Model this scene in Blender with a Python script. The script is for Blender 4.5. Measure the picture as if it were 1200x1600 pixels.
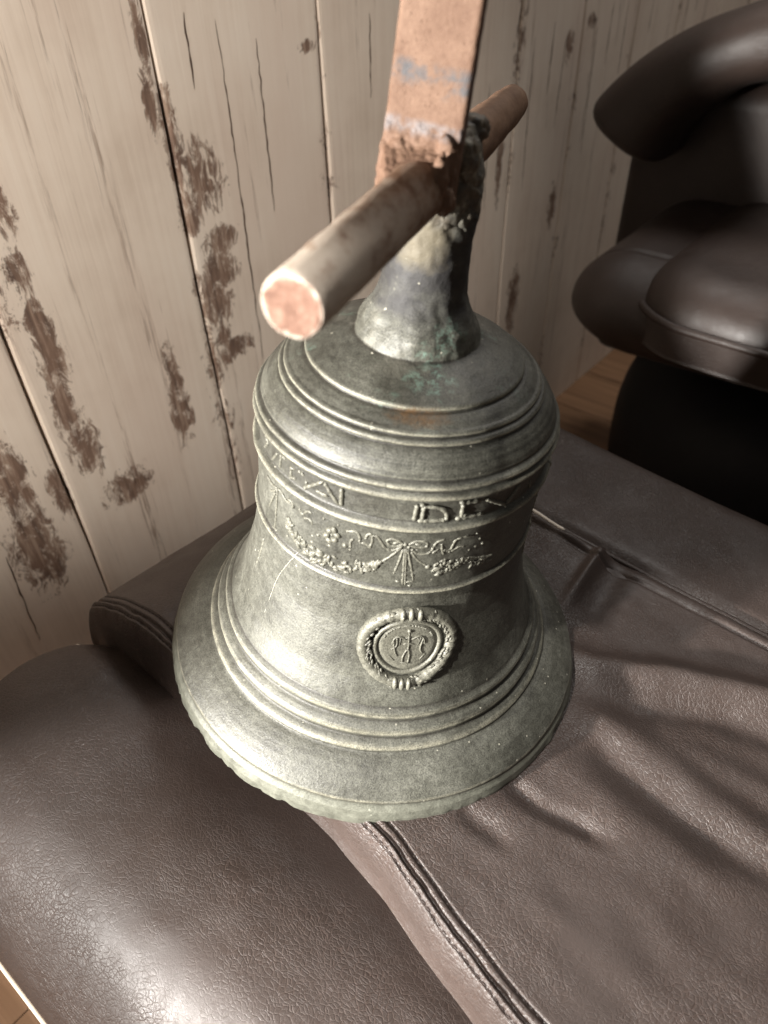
import bpy, bmesh, math, random, json
from mathutils import Vector, Matrix, noise
import numpy as np

for o in list(bpy.data.objects): bpy.data.objects.remove(o)
SC = bpy.context.scene
COL = SC.collection
R = math.radians

# ------------------------------------------------------------------ camera
cam_data = bpy.data.cameras.new("camera"); cam = bpy.data.objects.new("camera", cam_data); COL.objects.link(cam)
CM = ((0.99941052, 0.03433090, 0.0), (-0.02270783, 0.66105023, -0.74999797), (-0.02574810, 0.74955586, 0.66144013))
m4 = Matrix(CM).to_4x4(); m4.translation = Vector((0, -.28, .367)); cam.matrix_world = m4
cam_data.sensor_fit = 'AUTO'; cam_data.sensor_width = 36; cam_data.lens = 36 * 1156 / 1600
cam_data.clip_start = .01; cam_data.clip_end = 50
cam_data.dof.use_dof = True; cam_data.dof.focus_distance = .40; cam_data.dof.aperture_fstop = 9
SC.camera = cam

# ------------------------------------------------------------------ light
world = bpy.data.worlds.new("World"); SC.world = world; world.use_nodes = True
world.node_tree.nodes['Background'].inputs[0].default_value = (1, .93, .85, 1)
world.node_tree.nodes['Background'].inputs[1].default_value = .125
def lamp(name, kind, loc, target, power, radius, color, **k):
    d = bpy.data.lights.new(name, kind); d.energy = power; d.color = color
    o = bpy.data.objects.new(name, d); COL.objects.link(o); o.location = loc
    o.rotation_euler = (Vector(target) - Vector(loc)).to_track_quat('-Z', 'Y').to_euler()
    if kind != 'AREA': d.shadow_soft_size = radius
    for a, b in k.items(): setattr(d, a, b)
    return o
def shaded_lamp(name, loc, axis, half, power, radius, color, blend):
    return lamp(name, 'SPOT', loc, Vector(loc) + Vector(axis), power, radius, color, spot_size=2 * R(half), spot_blend=blend)
# a shaded lamp low at the left lights the flank of the bell; a second shaded lamp overhead throws a round pool on the front of the seat
K1 = Vector((-.858, -.557, .336)); kf = (Vector((0, 0, .1)) - K1).normalized(); kr = kf.cross(Vector((0, 0, 1))).normalized(); ku = kr.cross(kf)
shaded_lamp("side_lamp", K1, kf + kr * .40 + ku * .40, 34.8, 275, .03, (1, .965, .91), .06)
shaded_lamp("pad_fill_spot", K1 + Vector((.02, -.02, -.015)), kf + kr * .10 - ku * .33, 13.6, 85, .03, (1, .965, .91), .12)  # unseen extra spot, added only to light the left side pad
shaded_lamp("hanging_lamp", (-.45, -.50, 1.10), (.3906, -.5113, -.7655), 55.2, 95, .02, (1, .96, .91), .04)
lamp("ceiling_lamp", 'AREA', (.62, .85, 1.70), (.15, .15, 0), 14, 0, (1, .96, .92), shape='DISK', size=.6)
shaded_lamp("wall_fill_spot", (-.41, -.64, .80), (math.sin(R(2)) * .88, math.cos(R(2)) * .88, -.47), 21, 64, .05, (1, .945, .87), .45)  # unseen spot added to brighten the planks, cone kept off the bell
vs = SC.view_settings; vs.view_transform = 'Standard'; vs.look = 'None'; vs.exposure = 0; vs.gamma = 1; vs.use_curve_mapping = False

# ------------------------------------------------------------------ helpers
def link(name, mesh, mat=None, parent=None, smooth=True):
    o = bpy.data.objects.new(name, mesh); COL.objects.link(o)
    if mat and not mesh.materials: mesh.materials.append(mat)
    if parent: o.parent = parent
    if smooth and len(mesh.polygons): mesh.polygons.foreach_set('use_smooth', [True] * len(mesh.polygons))
    return o
def mesh_from(name, verts, faces):
    me = bpy.data.meshes.new(name); me.from_pydata([tuple(map(float, q)) for q in verts], [], faces); me.update(); return me
def obj(name, verts, faces, mat, parent=None, smooth=True):
    return link(name, mesh_from(name, verts, faces), mat, parent, smooth)
def empty(name, mat4):
    o = bpy.data.objects.new(name, None); COL.objects.link(o); o.matrix_world = mat4; o.empty_display_size = .05; return o
def tag(o, label=None, cat=None, group=None, kind=None):
    for k, val in (('label', label), ('category', cat), ('group', group), ('kind', kind)):
        if val: o[k] = val
    return o
class Shape:
    """collects tubes, blobs and boxes for one mesh"""
    def __init__(s): s.v = []; s.f = []
    def add(s, v, f):
        n = len(s.v); s.v += [tuple(q) for q in v]; s.f += [tuple(i + n for i in q) for q in f]
    def tube(s, pts, rad, seg=8, taper=True, up=None):
        P = [Vector(q) for q in pts]
        if len(P) < 2: return
        rad = rad if hasattr(rad, '__len__') else [rad] * len(P)
        v = []; f = []; prev = None
        for i, q in enumerate(P):
            t = (P[min(i + 1, len(P) - 1)] - P[max(i - 1, 0)])
            if t.length < 1e-9: t = Vector((0, 0, 1))
            t.normalize()
            n = prev if prev is not None else (Vector((0, 0, 1)) if abs(t.z) < .9 else Vector((1, 0, 0)))
            n = (n - t * n.dot(t)).normalized(); prev = n; b = t.cross(n)
            r = rad[i] * (.45 if taper and i in (0, len(P) - 1) else 1)
            for k in range(seg):
                a = 2 * math.pi * k / seg; v.append(q + n * (r * math.cos(a)) + b * (r * math.sin(a)))
        for i in range(len(P) - 1):
            for k in range(seg):
                a = i * seg + k; b2 = i * seg + (k + 1) % seg
                f.append((a, b2, b2 + seg, a + seg))
        f.append(tuple(range(seg))[::-1]); f.append(tuple((len(P) - 1) * seg + k for k in range(seg)))
        s.add(v, f)
    def blob(s, c, rx, ry, rz, X=Vector((1, 0, 0)), Y=Vector((0, 1, 0)), Z=Vector((0, 0, 1)), n=8, mrow=5, jit=0, seed=0):
        rnd = random.Random(seed); v = []; f = []
        c = Vector(c)
        for i in range(1, mrow):
            ph = math.pi * i / mrow
            for k in range(n):
                a = 2 * math.pi * k / n; j = 1 + rnd.uniform(-jit, jit)
                v.append(c + X * (rx * j * math.sin(ph) * math.cos(a)) + Y * (ry * j * math.sin(ph) * math.sin(a)) + Z * (rz * j * math.cos(ph)))
        top = len(v); v.append(c + Z * rz); bot = len(v); v.append(c - Z * rz)
        for i in range(mrow - 2):
            for k in range(n):
                a = i * n + k; b = i * n + (k + 1) % n; f.append((a, a + n, b + n, b))
        for k in range(n):
            f.append((top, k, (k + 1) % n)); q = (mrow - 2) * n; f.append((bot, q + (k + 1) % n, q + k))
        s.add(v, f)
    def build(s, name, mat, parent=None, smooth=True): return obj(name, s.v, s.f, mat, parent, smooth)
def resample(pts, step):
    P = [Vector(q) for q in pts]; out = [P[0]]
    for a, b in zip(P, P[1:]):
        n = max(1, int((b - a).length / step)); out += [a.lerp(b, (i + 1) / n) for i in range(n)]
    return out
def smooth_line(pts, it=2):
    P = [np.array(q, float) for q in pts]
    for _ in range(it):
        if len(P) < 3: break
        Q = [P[0]]
        for a, b in zip(P, P[1:]): Q += [a * .75 + b * .25, a * .25 + b * .75]
        P = Q + [P[-1]]
    return P

# ------------------------------------------------------------------ materials
class Nodes:
    def __init__(s, name):
        s.mat = bpy.data.materials.new(name); s.mat.use_nodes = True; s.t = s.mat.node_tree; s.n = s.t.nodes
        s.bsdf = s.n['Principled BSDF']
    def new(s, typ, **k):
        q = s.n.new(typ)
        for a, b in k.items(): setattr(q, a, b)
        return q
    def put(s, sock, val):
        if val is None: return
        if hasattr(val, 'is_linked'): s.t.links.new(val, sock)
        else: sock.default_value = val
    def coord(s, which='Object'): return s.new('ShaderNodeTexCoord').outputs[which]
    def mapping(s, vec, scale=(1, 1, 1), loc=(0, 0, 0), rot=(0, 0, 0)):
        q = s.new('ShaderNodeMapping'); s.put(q.inputs[0], vec); q.inputs[1].default_value = loc; q.inputs[2].default_value = rot; q.inputs[3].default_value = scale
        return q.outputs[0]
    def noise(s, vec, scale, detail=4, rough=.55, dist=0, out=0):
        q = s.new('ShaderNodeTexNoise'); s.put(q.inputs['Vector'], vec); s.put(q.inputs['Scale'], scale); s.put(q.inputs['Detail'], detail); s.put(q.inputs['Roughness'], rough); s.put(q.inputs['Distortion'], dist)
        return q.outputs[out]
    def voronoi(s, vec, scale, feature='F1', rnd=1, out=0):
        q = s.new('ShaderNodeTexVoronoi', feature=feature); s.put(q.inputs['Vector'], vec); s.put(q.inputs['Scale'], scale); q.inputs['Randomness'].default_value = rnd
        return q.outputs[out]
    def ramp(s, fac, stops, interp='LINEAR'):
        q = s.new('ShaderNodeValToRGB'); s.put(q.inputs[0], fac); e = q.color_ramp.elements; q.color_ramp.interpolation = interp
        while len(e) < len(stops): e.new(.5)
        for el, (p, c) in zip(e, stops): el.position = p; el.color = (c, c, c, 1) if not hasattr(c, '__len__') else (*c, 1)
        return q.outputs[0]
    def math(s, op, a, b=None, c=None, clamp=False):
        q = s.new('ShaderNodeMath', operation=op); q.use_clamp = clamp; s.put(q.inputs[0], a); s.put(q.inputs[1], b); s.put(q.inputs[2], c); return q.outputs[0]
    def mix(s, fac, a, b, blend='MIX'):
        q = s.new('ShaderNodeMixRGB', blend_type=blend); s.put(q.inputs[0], fac)
        for i, c in ((1, a), (2, b)): s.put(q.inputs[i], (*c, 1) if hasattr(c, '__len__') and len(c) == 3 else c)
        return q.outputs[0]
    def bump(s, h, strength, dist, normal=None):
        q = s.new('ShaderNodeBump'); s.put(q.inputs['Height'], h); s.put(q.inputs['Strength'], strength); s.put(q.inputs['Distance'], dist)
        if normal: s.put(q.inputs['Normal'], normal)
        return q.outputs[0]
    def sep(s, vec):
        q = s.new('ShaderNodeSeparateXYZ'); s.put(q.inputs[0], vec); return q.outputs
    def vadd(s, a, b, op='ADD'):
        q = s.new('ShaderNodeVectorMath', operation=op); s.put(q.inputs[0], a); s.put(q.inputs[1], b); return q.outputs[0]
    def spot(s, vec, c, r, nz=0.0, nscale=300):
        """soft-edged blotch round a point of the object, with a ragged edge"""
        d = s.new('ShaderNodeVectorMath', operation='DISTANCE'); s.put(d.inputs[0], vec); d.inputs[1].default_value = c
        val = d.outputs['Value']
        if nz: val = s.math('ADD', val, s.math('MULTIPLY', s.math('SUBTRACT', s.noise(vec, nscale, 3), .5), nz))
        q = s.new('ShaderNodeMapRange'); q.clamp = True; s.put(q.inputs[0], val); q.inputs[1].default_value = r; q.inputs[2].default_value = r * .4; q.inputs[3].default_value = 0; q.inputs[4].default_value = 1
        return q.outputs[0]
    def done(s, color=None, rough=None, metal=None, normal=None, spec=None, **k):
        b = s.bsdf.inputs
        if color is not None: s.put(b['Base Color'], (*color, 1) if hasattr(color, '__len__') and len(color) == 3 else color)
        s.put(b['Roughness'], rough); s.put(b['Metallic'], metal); s.put(b['Normal'], normal); s.put(b['Specular IOR Level'], spec)
        for a, c in k.items(): s.put(b[a], c)
        return s.mat

def bronze(name, relief=False):
    m = Nodes(name); co = m.coord(); z = m.sep(co)[2]
    big = m.noise(co, 26, 6, .62); fine = m.noise(co, 260, 5, .65)
    lathe = m.noise(m.mapping(co, (9, 9, 1100)), 1, 3, .6)
    mott = m.math('ADD', m.math('MULTIPLY', big, .62), m.math('MULTIPLY', fine, .38))
    col = m.ramp(mott, [(.34, (.026, .0254, .020)), (.45, (.050, .0492, .039)), (.56, (.078, .0775, .0625)), (.70, (.13, .129, .107))])
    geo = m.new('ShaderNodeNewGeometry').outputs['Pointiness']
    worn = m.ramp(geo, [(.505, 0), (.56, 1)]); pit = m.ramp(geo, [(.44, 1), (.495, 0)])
    col = m.mix(m.math('MULTIPLY', worn, .12 if relief else .55), col, (.27, .26, .205))
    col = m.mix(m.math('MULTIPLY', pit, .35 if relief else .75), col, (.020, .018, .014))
    ridge = None
    for zr, wr in ((.0342, .0016), (.0405, .0022), (.0485, .0018), (.1197, .0013), (.1575, .0017), (.1743, .0015), (.1787, .0009), (.1925, .0009), (.1955, .0007), (.2015, .0009), (.0195, .0014)):
        k = m.math('SUBTRACT', 1.0, m.math('DIVIDE', m.math('ABSOLUTE', m.math('SUBTRACT', z, zr)), wr), clamp=True)
        ridge = k if ridge is None else m.math('MAXIMUM', ridge, k)
    col = m.mix(m.math('MULTIPLY', m.math('MULTIPLY', ridge, .75), m.ramp(m.noise(co, 150, 5, .65), [(.36, .25), (.6, 1)])), col, (.31, .295, .225))
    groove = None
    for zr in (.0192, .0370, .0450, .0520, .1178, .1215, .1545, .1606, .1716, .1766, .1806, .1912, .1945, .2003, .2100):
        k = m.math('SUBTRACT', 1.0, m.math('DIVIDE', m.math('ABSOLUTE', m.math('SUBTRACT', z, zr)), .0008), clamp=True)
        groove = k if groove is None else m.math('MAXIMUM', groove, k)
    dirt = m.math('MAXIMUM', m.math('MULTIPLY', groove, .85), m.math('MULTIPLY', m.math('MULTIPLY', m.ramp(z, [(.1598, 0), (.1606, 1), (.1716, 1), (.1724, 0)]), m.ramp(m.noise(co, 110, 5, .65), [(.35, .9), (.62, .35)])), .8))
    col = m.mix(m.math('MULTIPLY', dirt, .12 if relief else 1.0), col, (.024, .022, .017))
    if relief: col = m.mix(.45, col, (.155, .15, .118))
    grain = m.ramp(m.noise(co, 1500, 2, .6), [(.36, .38), (.5, 1), (.64, 1.35)])
    col = m.mix(.75, col, m.mix(1, col, grain, 'MULTIPLY'))
    col = m.mix(m.math('ADD', .10, m.math('MULTIPLY', m.ramp(z, [(.176, 0), (.182, 1), (.194, .8), (.198, 0)]), .42)), col, m.mix(1, col, m.ramp(lathe, [(.36, .35), (.64, 1.5)]), 'MULTIPLY'))
    # dark soot on the stump, verdigris and rust blotches, paint flecks
    soot = m.math('MULTIPLY', m.ramp(z, [(.2215, 0), (.227, 1)]), m.ramp(m.noise(co, 55, 5, .65), [(.44, 1), (.66, .25)]))
    col = m.mix(m.math('MULTIPLY', soot, .96), col, (.015, .0138, .0145))
    ochre = m.spot(co, (-.006, -.016, .255), .014, .012, 160)
    col = m.mix(m.math('MULTIPLY', ochre, .75), col, (.125, .105, .068))
    rock = m.math('MULTIPLY', m.ramp(z, [(.258, 0), (.270, 1)]), m.ramp(m.noise(co, 120, 6, .7), [(.42, .2), (.55, .9)]))
    col = m.mix(rock, col, m.ramp(m.noise(co, 170, 5, .7), [(.35, (.060, .042, .028)), (.5, (.10, .078, .05)), (.64, (.30, .28, .22))]))
    vs_ = m.math('ADD', m.spot(co, (.003, -.0344, .2079), .011, .020, 220), m.math('ADD', m.math('MULTIPLY', m.spot(co, (.0125, -.0213, .2195), .009, .016, 220), .8), m.math('MULTIPLY', m.ramp(m.noise(co, 60, 4), [(.58, 0), (.66, .5)]), m.ramp(z, [(.196, 0), (.20, 1), (.222, 1), (.226, 0)]))), clamp=True)
    verd = m.math('MULTIPLY', vs_, m.ramp(m.noise(co, 330, 4, .7), [(.47, 0), (.60, 1)]))
    col = m.mix(m.math('MULTIPLY', verd, .75), col, (.155, .245, .195))
    flat = m.mapping(co, (.55, 1, 2.4))
    rust = m.math('MULTIPLY', m.spot(flat, (-.00044, -.0503, .47904), .0085, .010, 320), m.ramp(m.noise(m.mapping(co, (1, 1, .4)), 420, 4, .7), [(.36, .2), (.58, 1)]))
    col = m.mix(m.math('MULTIPLY', rust, .8), col, (.085, .045, .016))
    lime = m.math('MULTIPLY', m.ramp(m.noise(co, 75, 5, .6), [(.52, 0), (.64, 1)]), m.ramp(z, [(.205, 0), (.212, 1), (.2195, .7), (.226, .12), (.25, 0)]))
    col = m.mix(m.math('MULTIPLY', lime, .55), col, (.21, .20, .165))
    vd = m.voronoi(co, 150); sel = m.ramp(m.noise(co, 16, 3), [(.47, 0), (.60, 1)])
    fleck = m.math('MULTIPLY', m.math('LESS_THAN', m.math('ADD', vd, m.math('MULTIPLY', m.noise(co, 700, 2), .13)), .140), sel)
    col = m.mix(m.math('MULTIPLY', fleck, .8), col, (.45, .43, .35))
    lip = m.ramp(z, [(.0165, 1), (.0195, 0)])
    col = m.mix(m.math('MULTIPLY', lip, m.ramp(fine, [(.35, .3), (.65, .5)])), col, (.19, .195, .155))
    h = m.math('ADD', m.math('MULTIPLY', m.noise(co, 900, 4, .7), .6), m.math('ADD', m.math('MULTIPLY', lathe, .3), m.math('MULTIPLY', fine, .8)))
    h = m.math('ADD', h, m.math('MULTIPLY', fleck, .8))
    nrm = m.bump(h, .6, .0006)
    ro = m.math('ADD', m.ramp(mott, [(.35, .42), (.65, .60)]), m.math('MULTIPLY', m.ramp(z, [(.218, 0), (.224, 1)]), .18))
    return m.done(col, ro, .12, nrm, .6)

def leather(name, base, cell=340, bump=.45, rough=(.39, .54)):
    m = Nodes(name); co = m.coord()
    w = m.vadd(co, m.mapping(m.noise(co, 45, 3, .55, out=1), (.012, .012, .012), (-.006, -.006, -.006)))
    w = m.mapping(w, (1, 1.45, 1), rot=(0, 0, .5))
    e = m.voronoi(w, cell, 'DISTANCE_TO_EDGE'); e2 = m.voronoi(w, cell * 2.3, 'DISTANCE_TO_EDGE')
    g = m.ramp(e, [(0, 0), (.07, .75), (.18, 1)]); g2 = m.ramp(e2, [(0, 0), (.08, 1)])
    vary = m.ramp(m.noise(co, 13, 5, .65), [(.34, .05), (.62, 1)])
    h = m.math('ADD', m.math('MULTIPLY', g, vary), m.math('MULTIPLY', g2, m.math('MULTIPLY', vary, .35)))
    h = m.math('ADD', h, m.math('MULTIPLY', m.noise(co, 1100, 4, .7), .35))
    big = m.noise(co, 9, 5, .6)
    col = m.mix(m.ramp(big, [(.3, 0), (.7, 1)]), tuple(c * .80 for c in base), tuple(c * 1.2 for c in base))
    col = m.mix(m.math('MULTIPLY', m.math('MULTIPLY', m.math('SUBTRACT', 1, g), vary), .5), col, tuple(min(1, c * 2.0) for c in base))
    dust = m.math('LESS_THAN', m.math('ADD', m.voronoi(co, 120), m.math('MULTIPLY', m.noise(co, 900, 3), .05)), .05)
    dust = m.math('MULTIPLY', dust, m.ramp(m.noise(co, 30, 2), [(.5, 0), (.55, 1)]))
    col = m.mix(m.math('MULTIPLY', dust, .45), col, (.40, .36, .32))
    ro = m.ramp(m.noise(co, 30, 5, .65), [(.3, rough[0]), (.7, rough[1])])
    return m.done(col, ro, 0, m.bump(h, bump, .0007), .42)

def rusty(name, a, b, paint=None, bands=()):
    m = Nodes(name); co = m.coord()
    n1 = m.noise(co, 90, 7, .68); n2 = m.noise(co, 420, 5, .7)
    col = m.ramp(m.math('ADD', m.math('MULTIPLY', n1, .6), m.math('MULTIPLY', n2, .4)), [(.36, b), (.5, tuple((x + y) / 2 for x, y in zip(a, b))), (.62, a)])
    sp = m.ramp(n2, [(.58, 0), (.66, 1)]); col = m.mix(m.math('MULTIPLY', sp, .6), col, (.070, .034, .019))
    pits = m.ramp(m.voronoi(co, 520), [(.10, 1), (.22, 0)]); pits = m.math('MULTIPLY', pits, m.ramp(m.noise(co, 80, 3), [(.48, 0), (.6, 1)])); col = m.mix(m.math('MULTIPLY', pits, .6), col, (.050, .026, .016))
    for z0, hw, c, amt in bands:
        zz = m.math('ADD', m.sep(co)[2], m.math('MULTIPLY', m.math('SUBTRACT', m.noise(co, 60, 4, .6), .5), hw * 2.2))
        d = m.math('ABSOLUTE', m.math('SUBTRACT', zz, z0)); k = m.ramp(m.math('DIVIDE', d, hw), [(.35, 1), (1, 0)])
        col = m.mix(m.math('MULTIPLY', m.math('MULTIPLY', k, m.ramp(m.noise(co, 130, 5, .7), [(.42, 0), (.58, 1)])), amt), col, c)
    if paint:
        lo, hi, c, amt = paint
        y = m.sep(co)[1]; k = m.math('ADD', m.math('DIVIDE', m.math('SUBTRACT', y, lo), hi - lo), 0, clamp=True)
        thr = m.ramp(m.math('ADD', m.noise(m.mapping(co, (1, .5, 1)), 190, 7, .7), m.math('MULTIPLY', k, .22)), [(.50, 0), (.60, .6), (.70, 1)])
        col = m.mix(m.math('MULTIPLY', m.math('MULTIPLY', thr, k), amt), col, c)
    h = m.math('SUBTRACT', m.math('ADD', m.noise(co, 700, 5, .7), m.math('MULTIPLY', n1, 1.2)), m.math('MULTIPLY', pits, .6))
    return m.done(col, .72, .0, m.bump(h, .55, .0007), .3)

def plain(name, col, rough=.6, bscale=None, b=.3):
    m = Nodes(name); co = m.coord(); n = m.noise(co, 60, 4)
    c = m.mix(n, tuple(x * .75 for x in col), tuple(min(1, x * 1.25) for x in col))
    return m.done(c, rough, 0, m.bump(m.noise(co, bscale or 500, 4), b, .0005), .12 if max(col) < .05 else .4)

STAINS = [(-.72,.17,.019,.022),(-.713,.113,.02,.01),(-.738,.146,.012,.015),(-.72,.007,.024,.009),(-.729,.025,.01,.01),(-.753,.27,.005,.024),(-.757,.237,.005,.017),(-.744,.205,.008,.03),(-.894,.19,.007,.016),(-.899,.146,.008,.017),(-.898,.11,.008,.019),(-.896,.08,.011,.027),(-.902,.032,.009,.024),(-.896,-.008,.014,.025),(-.793,.009,.008,.026),(-.794,-.033,.011,.027),(-.585,.245,.01,.004),(-.719,.089,.019,.014),(-.93,-.041,.008,.02),(-.191,-.144,.014,.04),(-.729,.061,.015,.02),(-.732,.078,.016,.012),(-.052,.197,.011,.008),(-.102,-.026,.009,.025),(-.106,.179,.008,.015),(-.256,.074,.006,.05),(-.967,-.083,.02,.038),(-.964,-.012,.014,.034),(-.869,-.073,.022,.014),(-.44,.22,.004,.023)]
EDGES = [-1.28, -1.10, -.9235, -.7455, -.568, -.398, -.229, -.075, .086, .237, .404, .550, .70]
def wall_paint():
    m = Nodes('whitewashed_wood'); co = m.coord()
    x, y, z = m.sep(co)
    grain = m.noise(m.mapping(co, (150, 150, 5)), 1, 6, .62, .6); soft = m.noise(co, 7, 5, .6)
    fine = m.noise(m.mapping(co, (420, 420, 26)), 1, 4, .6)
    col = m.ramp(m.math('ADD', m.math('MULTIPLY', grain, .35), m.math('MULTIPLY', soft, .65)), [(.34, (.68, .555, .45)), (.5, (.81, .685, .57)), (.66, (.87, .755, .64))])
    pink = m.ramp(m.noise(m.mapping(co, (9, 9, 3)), 1, 4), [(.46, 0), (.66, 1)]); col = m.mix(m.math('MULTIPLY', pink, .4), col, (.71, .555, .46))
    tot = None
    warp = m.math('SUBTRACT', m.noise(m.mapping(co, (85, 85, 46)), 1, 9, .74, 1.0), .5); warp2 = m.math('SUBTRACT', m.noise(m.mapping(co, (300, 300, 70)), 1, 6, .75), .5)
    for sx, sz, rx, rz in STAINS:
        dx = m.math('DIVIDE', m.math('SUBTRACT', x, sx), rx * 1.7); dz = m.math('DIVIDE', m.math('SUBTRACT', z, sz + .42), rz * 1.9)
        d = m.math('ADD', m.math('MULTIPLY', dx, dx), m.math('MULTIPLY', dz, dz))
        k = m.math('SUBTRACT', 1.0, d, clamp=True)
        tot = k if tot is None else m.math('MAXIMUM', tot, k)
    edge = None
    for e in EDGES:
        k = m.math('SUBTRACT', 1.0, m.math('DIVIDE', m.math('ABSOLUTE', m.math('SUBTRACT', x, e)), .022), clamp=True)
        edge = k if edge is None else m.math('MAXIMUM', edge, k)
    along = m.ramp(m.noise(m.mapping(co, (5, 5, 7)), 1, 3), [(.42, 0), (.60, 1)])
    tot = m.math('MAXIMUM', tot, m.math('MULTIPLY', m.math('MULTIPLY', edge, .8), along))
    st = m.math('ADD', m.math('MULTIPLY', tot, .58), m.math('ADD', m.math('MULTIPLY', warp, 1.7), m.math('MULTIPLY', warp2, .8)))
    mask = m.math('MULTIPLY', m.ramp(st, [(.30, 0), (.37, .55), (.52, 1)]), m.ramp(tot, [(.02, 0), (.25, 1)]))
    scr = m.noise(m.mapping(co, (60, 60, 2.4), (3, 1, 0)), 1, 6, .68, .4)
    mask2 = m.math('MULTIPLY', m.ramp(scr, [(.57, 0), (.66, 1)]), m.ramp(fine, [(.45, 0), (.56, 1)]))
    brown = m.ramp(m.noise(m.mapping(co, (190, 190, 22)), 1, 4), [(.35, (.085, .042, .028)), (.52, (.20, .115, .078)), (.66, (.36, .25, .185))])
    col = m.mix(m.math('MULTIPLY', mask2, .65), col, brown); col = m.mix(m.math('MULTIPLY', mask, .92), col, brown)
    h = m.math('SUBTRACT', m.math('ADD', m.math('MULTIPLY', grain, .7), m.math('MULTIPLY', fine, .3)), mask)
    return m.done(col, .62, 0, m.bump(h, .35, .0006), .3)

def floor_wood():
    m = Nodes('floor_wood'); co = m.coord()
    g = m.noise(m.mapping(co, (3, 60, 60)), 1, 6, .6, .5)
    col = m.ramp(g, [(.3, (.13, .068, .034)), (.5, (.21, .115, .060)), (.7, (.28, .16, .088))])
    return m.done(col, .45, 0, m.bump(g, .15, .0006), .4)

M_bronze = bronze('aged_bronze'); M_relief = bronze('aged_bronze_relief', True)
M_leather = leather('brown_leather', (.0325, .0222, .0184))
M_leather2 = leather('dark_leather', (.029, .0195, .016), 300, .3, (.42, .56))
M_strap = rusty('rusted_strap_iron', (.155, .094, .063), (.088, .046, .028), None, [(.3095, .0050, (.060, .060, .064), .95), (.2945, .0030, (.15, .15, .16), .6)])
M_rod = rusty('rusted_rod_iron', (.21, .125, .076), (.105, .052, .028), (.0, -.105, (.40, .345, .285), .92))
def end_face_iron():
    m = Nodes('rusted_end_face'); co = m.coord()
    col = m.ramp(m.noise(co, 260, 6, .7), [(.34, (.075, .036, .022)), (.5, (.125, .066, .045)), (.66, (.185, .11, .08))])
    d = m.new('ShaderNodeVectorMath', operation='DISTANCE'); m.put(d.inputs[0], co); d.inputs[1].default_value = (-.04654, -.1187, .276)
    k = m.math('ADD', d.outputs['Value'], m.math('MULTIPLY', m.math('SUBTRACT', m.noise(co, 300, 5, .7), .5), .0075))
    col = m.mix(m.ramp(m.math('MULTIPLY', k, 100), [(.72, 0), (.86, 1)]), col, (.36, .315, .26))
    return m.done(col, .75, 0, m.bump(m.noise(co, 500, 5, .7), .8, .0008), .3)
M_rodend = end_face_iron()
M_weld = rusty('rusted_weld', (.185, .114, .080), (.085, .046, .028))
M_wall = wall_paint(); M_floor = floor_wood()
M_gap = plain('dark_gap_board', (.030, .018, .012), .9)  # dark brown board behind the plank and floor joints
M_crack = plain('crack_brown', (.085, .048, .033), .9)
M_black = plain('black_base_cover', (.012, .012, .013), .5)
M_thread = plain('pale_thread', (.55, .46, .36), .8)
M_darkthread = plain('brown_thread', (.030, .022, .020), .7)
M_glint = plain('painted_glint', (.62, .57, .50), .6)  # pale colour for the light caught on the seam piping
M_hair = plain('pale_fibre', (.75, .70, .58), .5)

# ------------------------------------------------------------------ wall
WS = Vector((.33292, .92047, -.42)); wm = Matrix.Rotation(math.atan2(.75, .661), 4, 'Z'); wm.translation = WS
wall = empty('wall', wm); tag(wall, 'wall of whitewashed weathered vertical planks behind the leather seats', None, kind='structure')
def board(name, x0, x1, z0, z1, mat, parent, y0=0, th=.012, bev=.0016, along='z'):
    # front face at y0 with bevelled long edges, slightly wavy in its edges
    rnd = random.Random(int(x0 * 1000)); n = 30; v = []; f = []
    for i in range(n + 1):
        z = z0 + (z1 - z0) * i / n; a = x0 + .0011 * math.sin(i * 1.3 + x0 * 40) ; b = x1 + .0011 * math.sin(i * 1.1 + x1 * 31)
        prof = [(a, y0 + th), (a, y0 + bev * 1.6), (a + bev, y0 + bev * .3), (a + bev * 3, y0), (b - bev * 3, y0), (b - bev, y0 + bev * .3), (b, y0 + bev * 1.6), (b, y0 + th)]
        for px, py in prof: v.append((px, py, z) if along == 'z' else (z, px, -py))
    k = 8
    for i in range(n):
        for j in range(k - 1): f.append((i * k + j, i * k + j + 1, (i + 1) * k + j + 1, (i + 1) * k + j))
    return obj(name, v, f, mat, parent, False)
edges = [-1.64, -1.46, -1.28, -1.10, -.9235, -.7455, -.568, -.398, -.229, -.075, .086, .237, .404, .550, .70, .86, 1.02, 1.18]
for k, (a, b) in enumerate(zip(edges, edges[1:])):
    board('plank', a + .0013, b - .0013, -.0, 1.9, M_wall, wall)
# local z of the wall starts at the floor, so shift coordinates: plank meshes share world height
for o in list(wall.children):
    o.data.transform(Matrix.Translation((0, 0, 0)))
bk = Shape(); bk.add([(-1.7, .0135, 0), (1.25, .0135, 0), (1.25, .0135, 1.9), (-1.7, .0135, 1.9), (-1.7, .03, 0), (1.25, .03, 0), (1.25, .03, 1.9), (-1.7, .03, 1.9)], [(0, 1, 2, 3), (5, 4, 7, 6), (4, 0, 3, 7), (1, 5, 6, 2), (3, 2, 6, 7), (4, 5, 1, 0)])
bk.build('backing_board', M_gap, wall, False)
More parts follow.
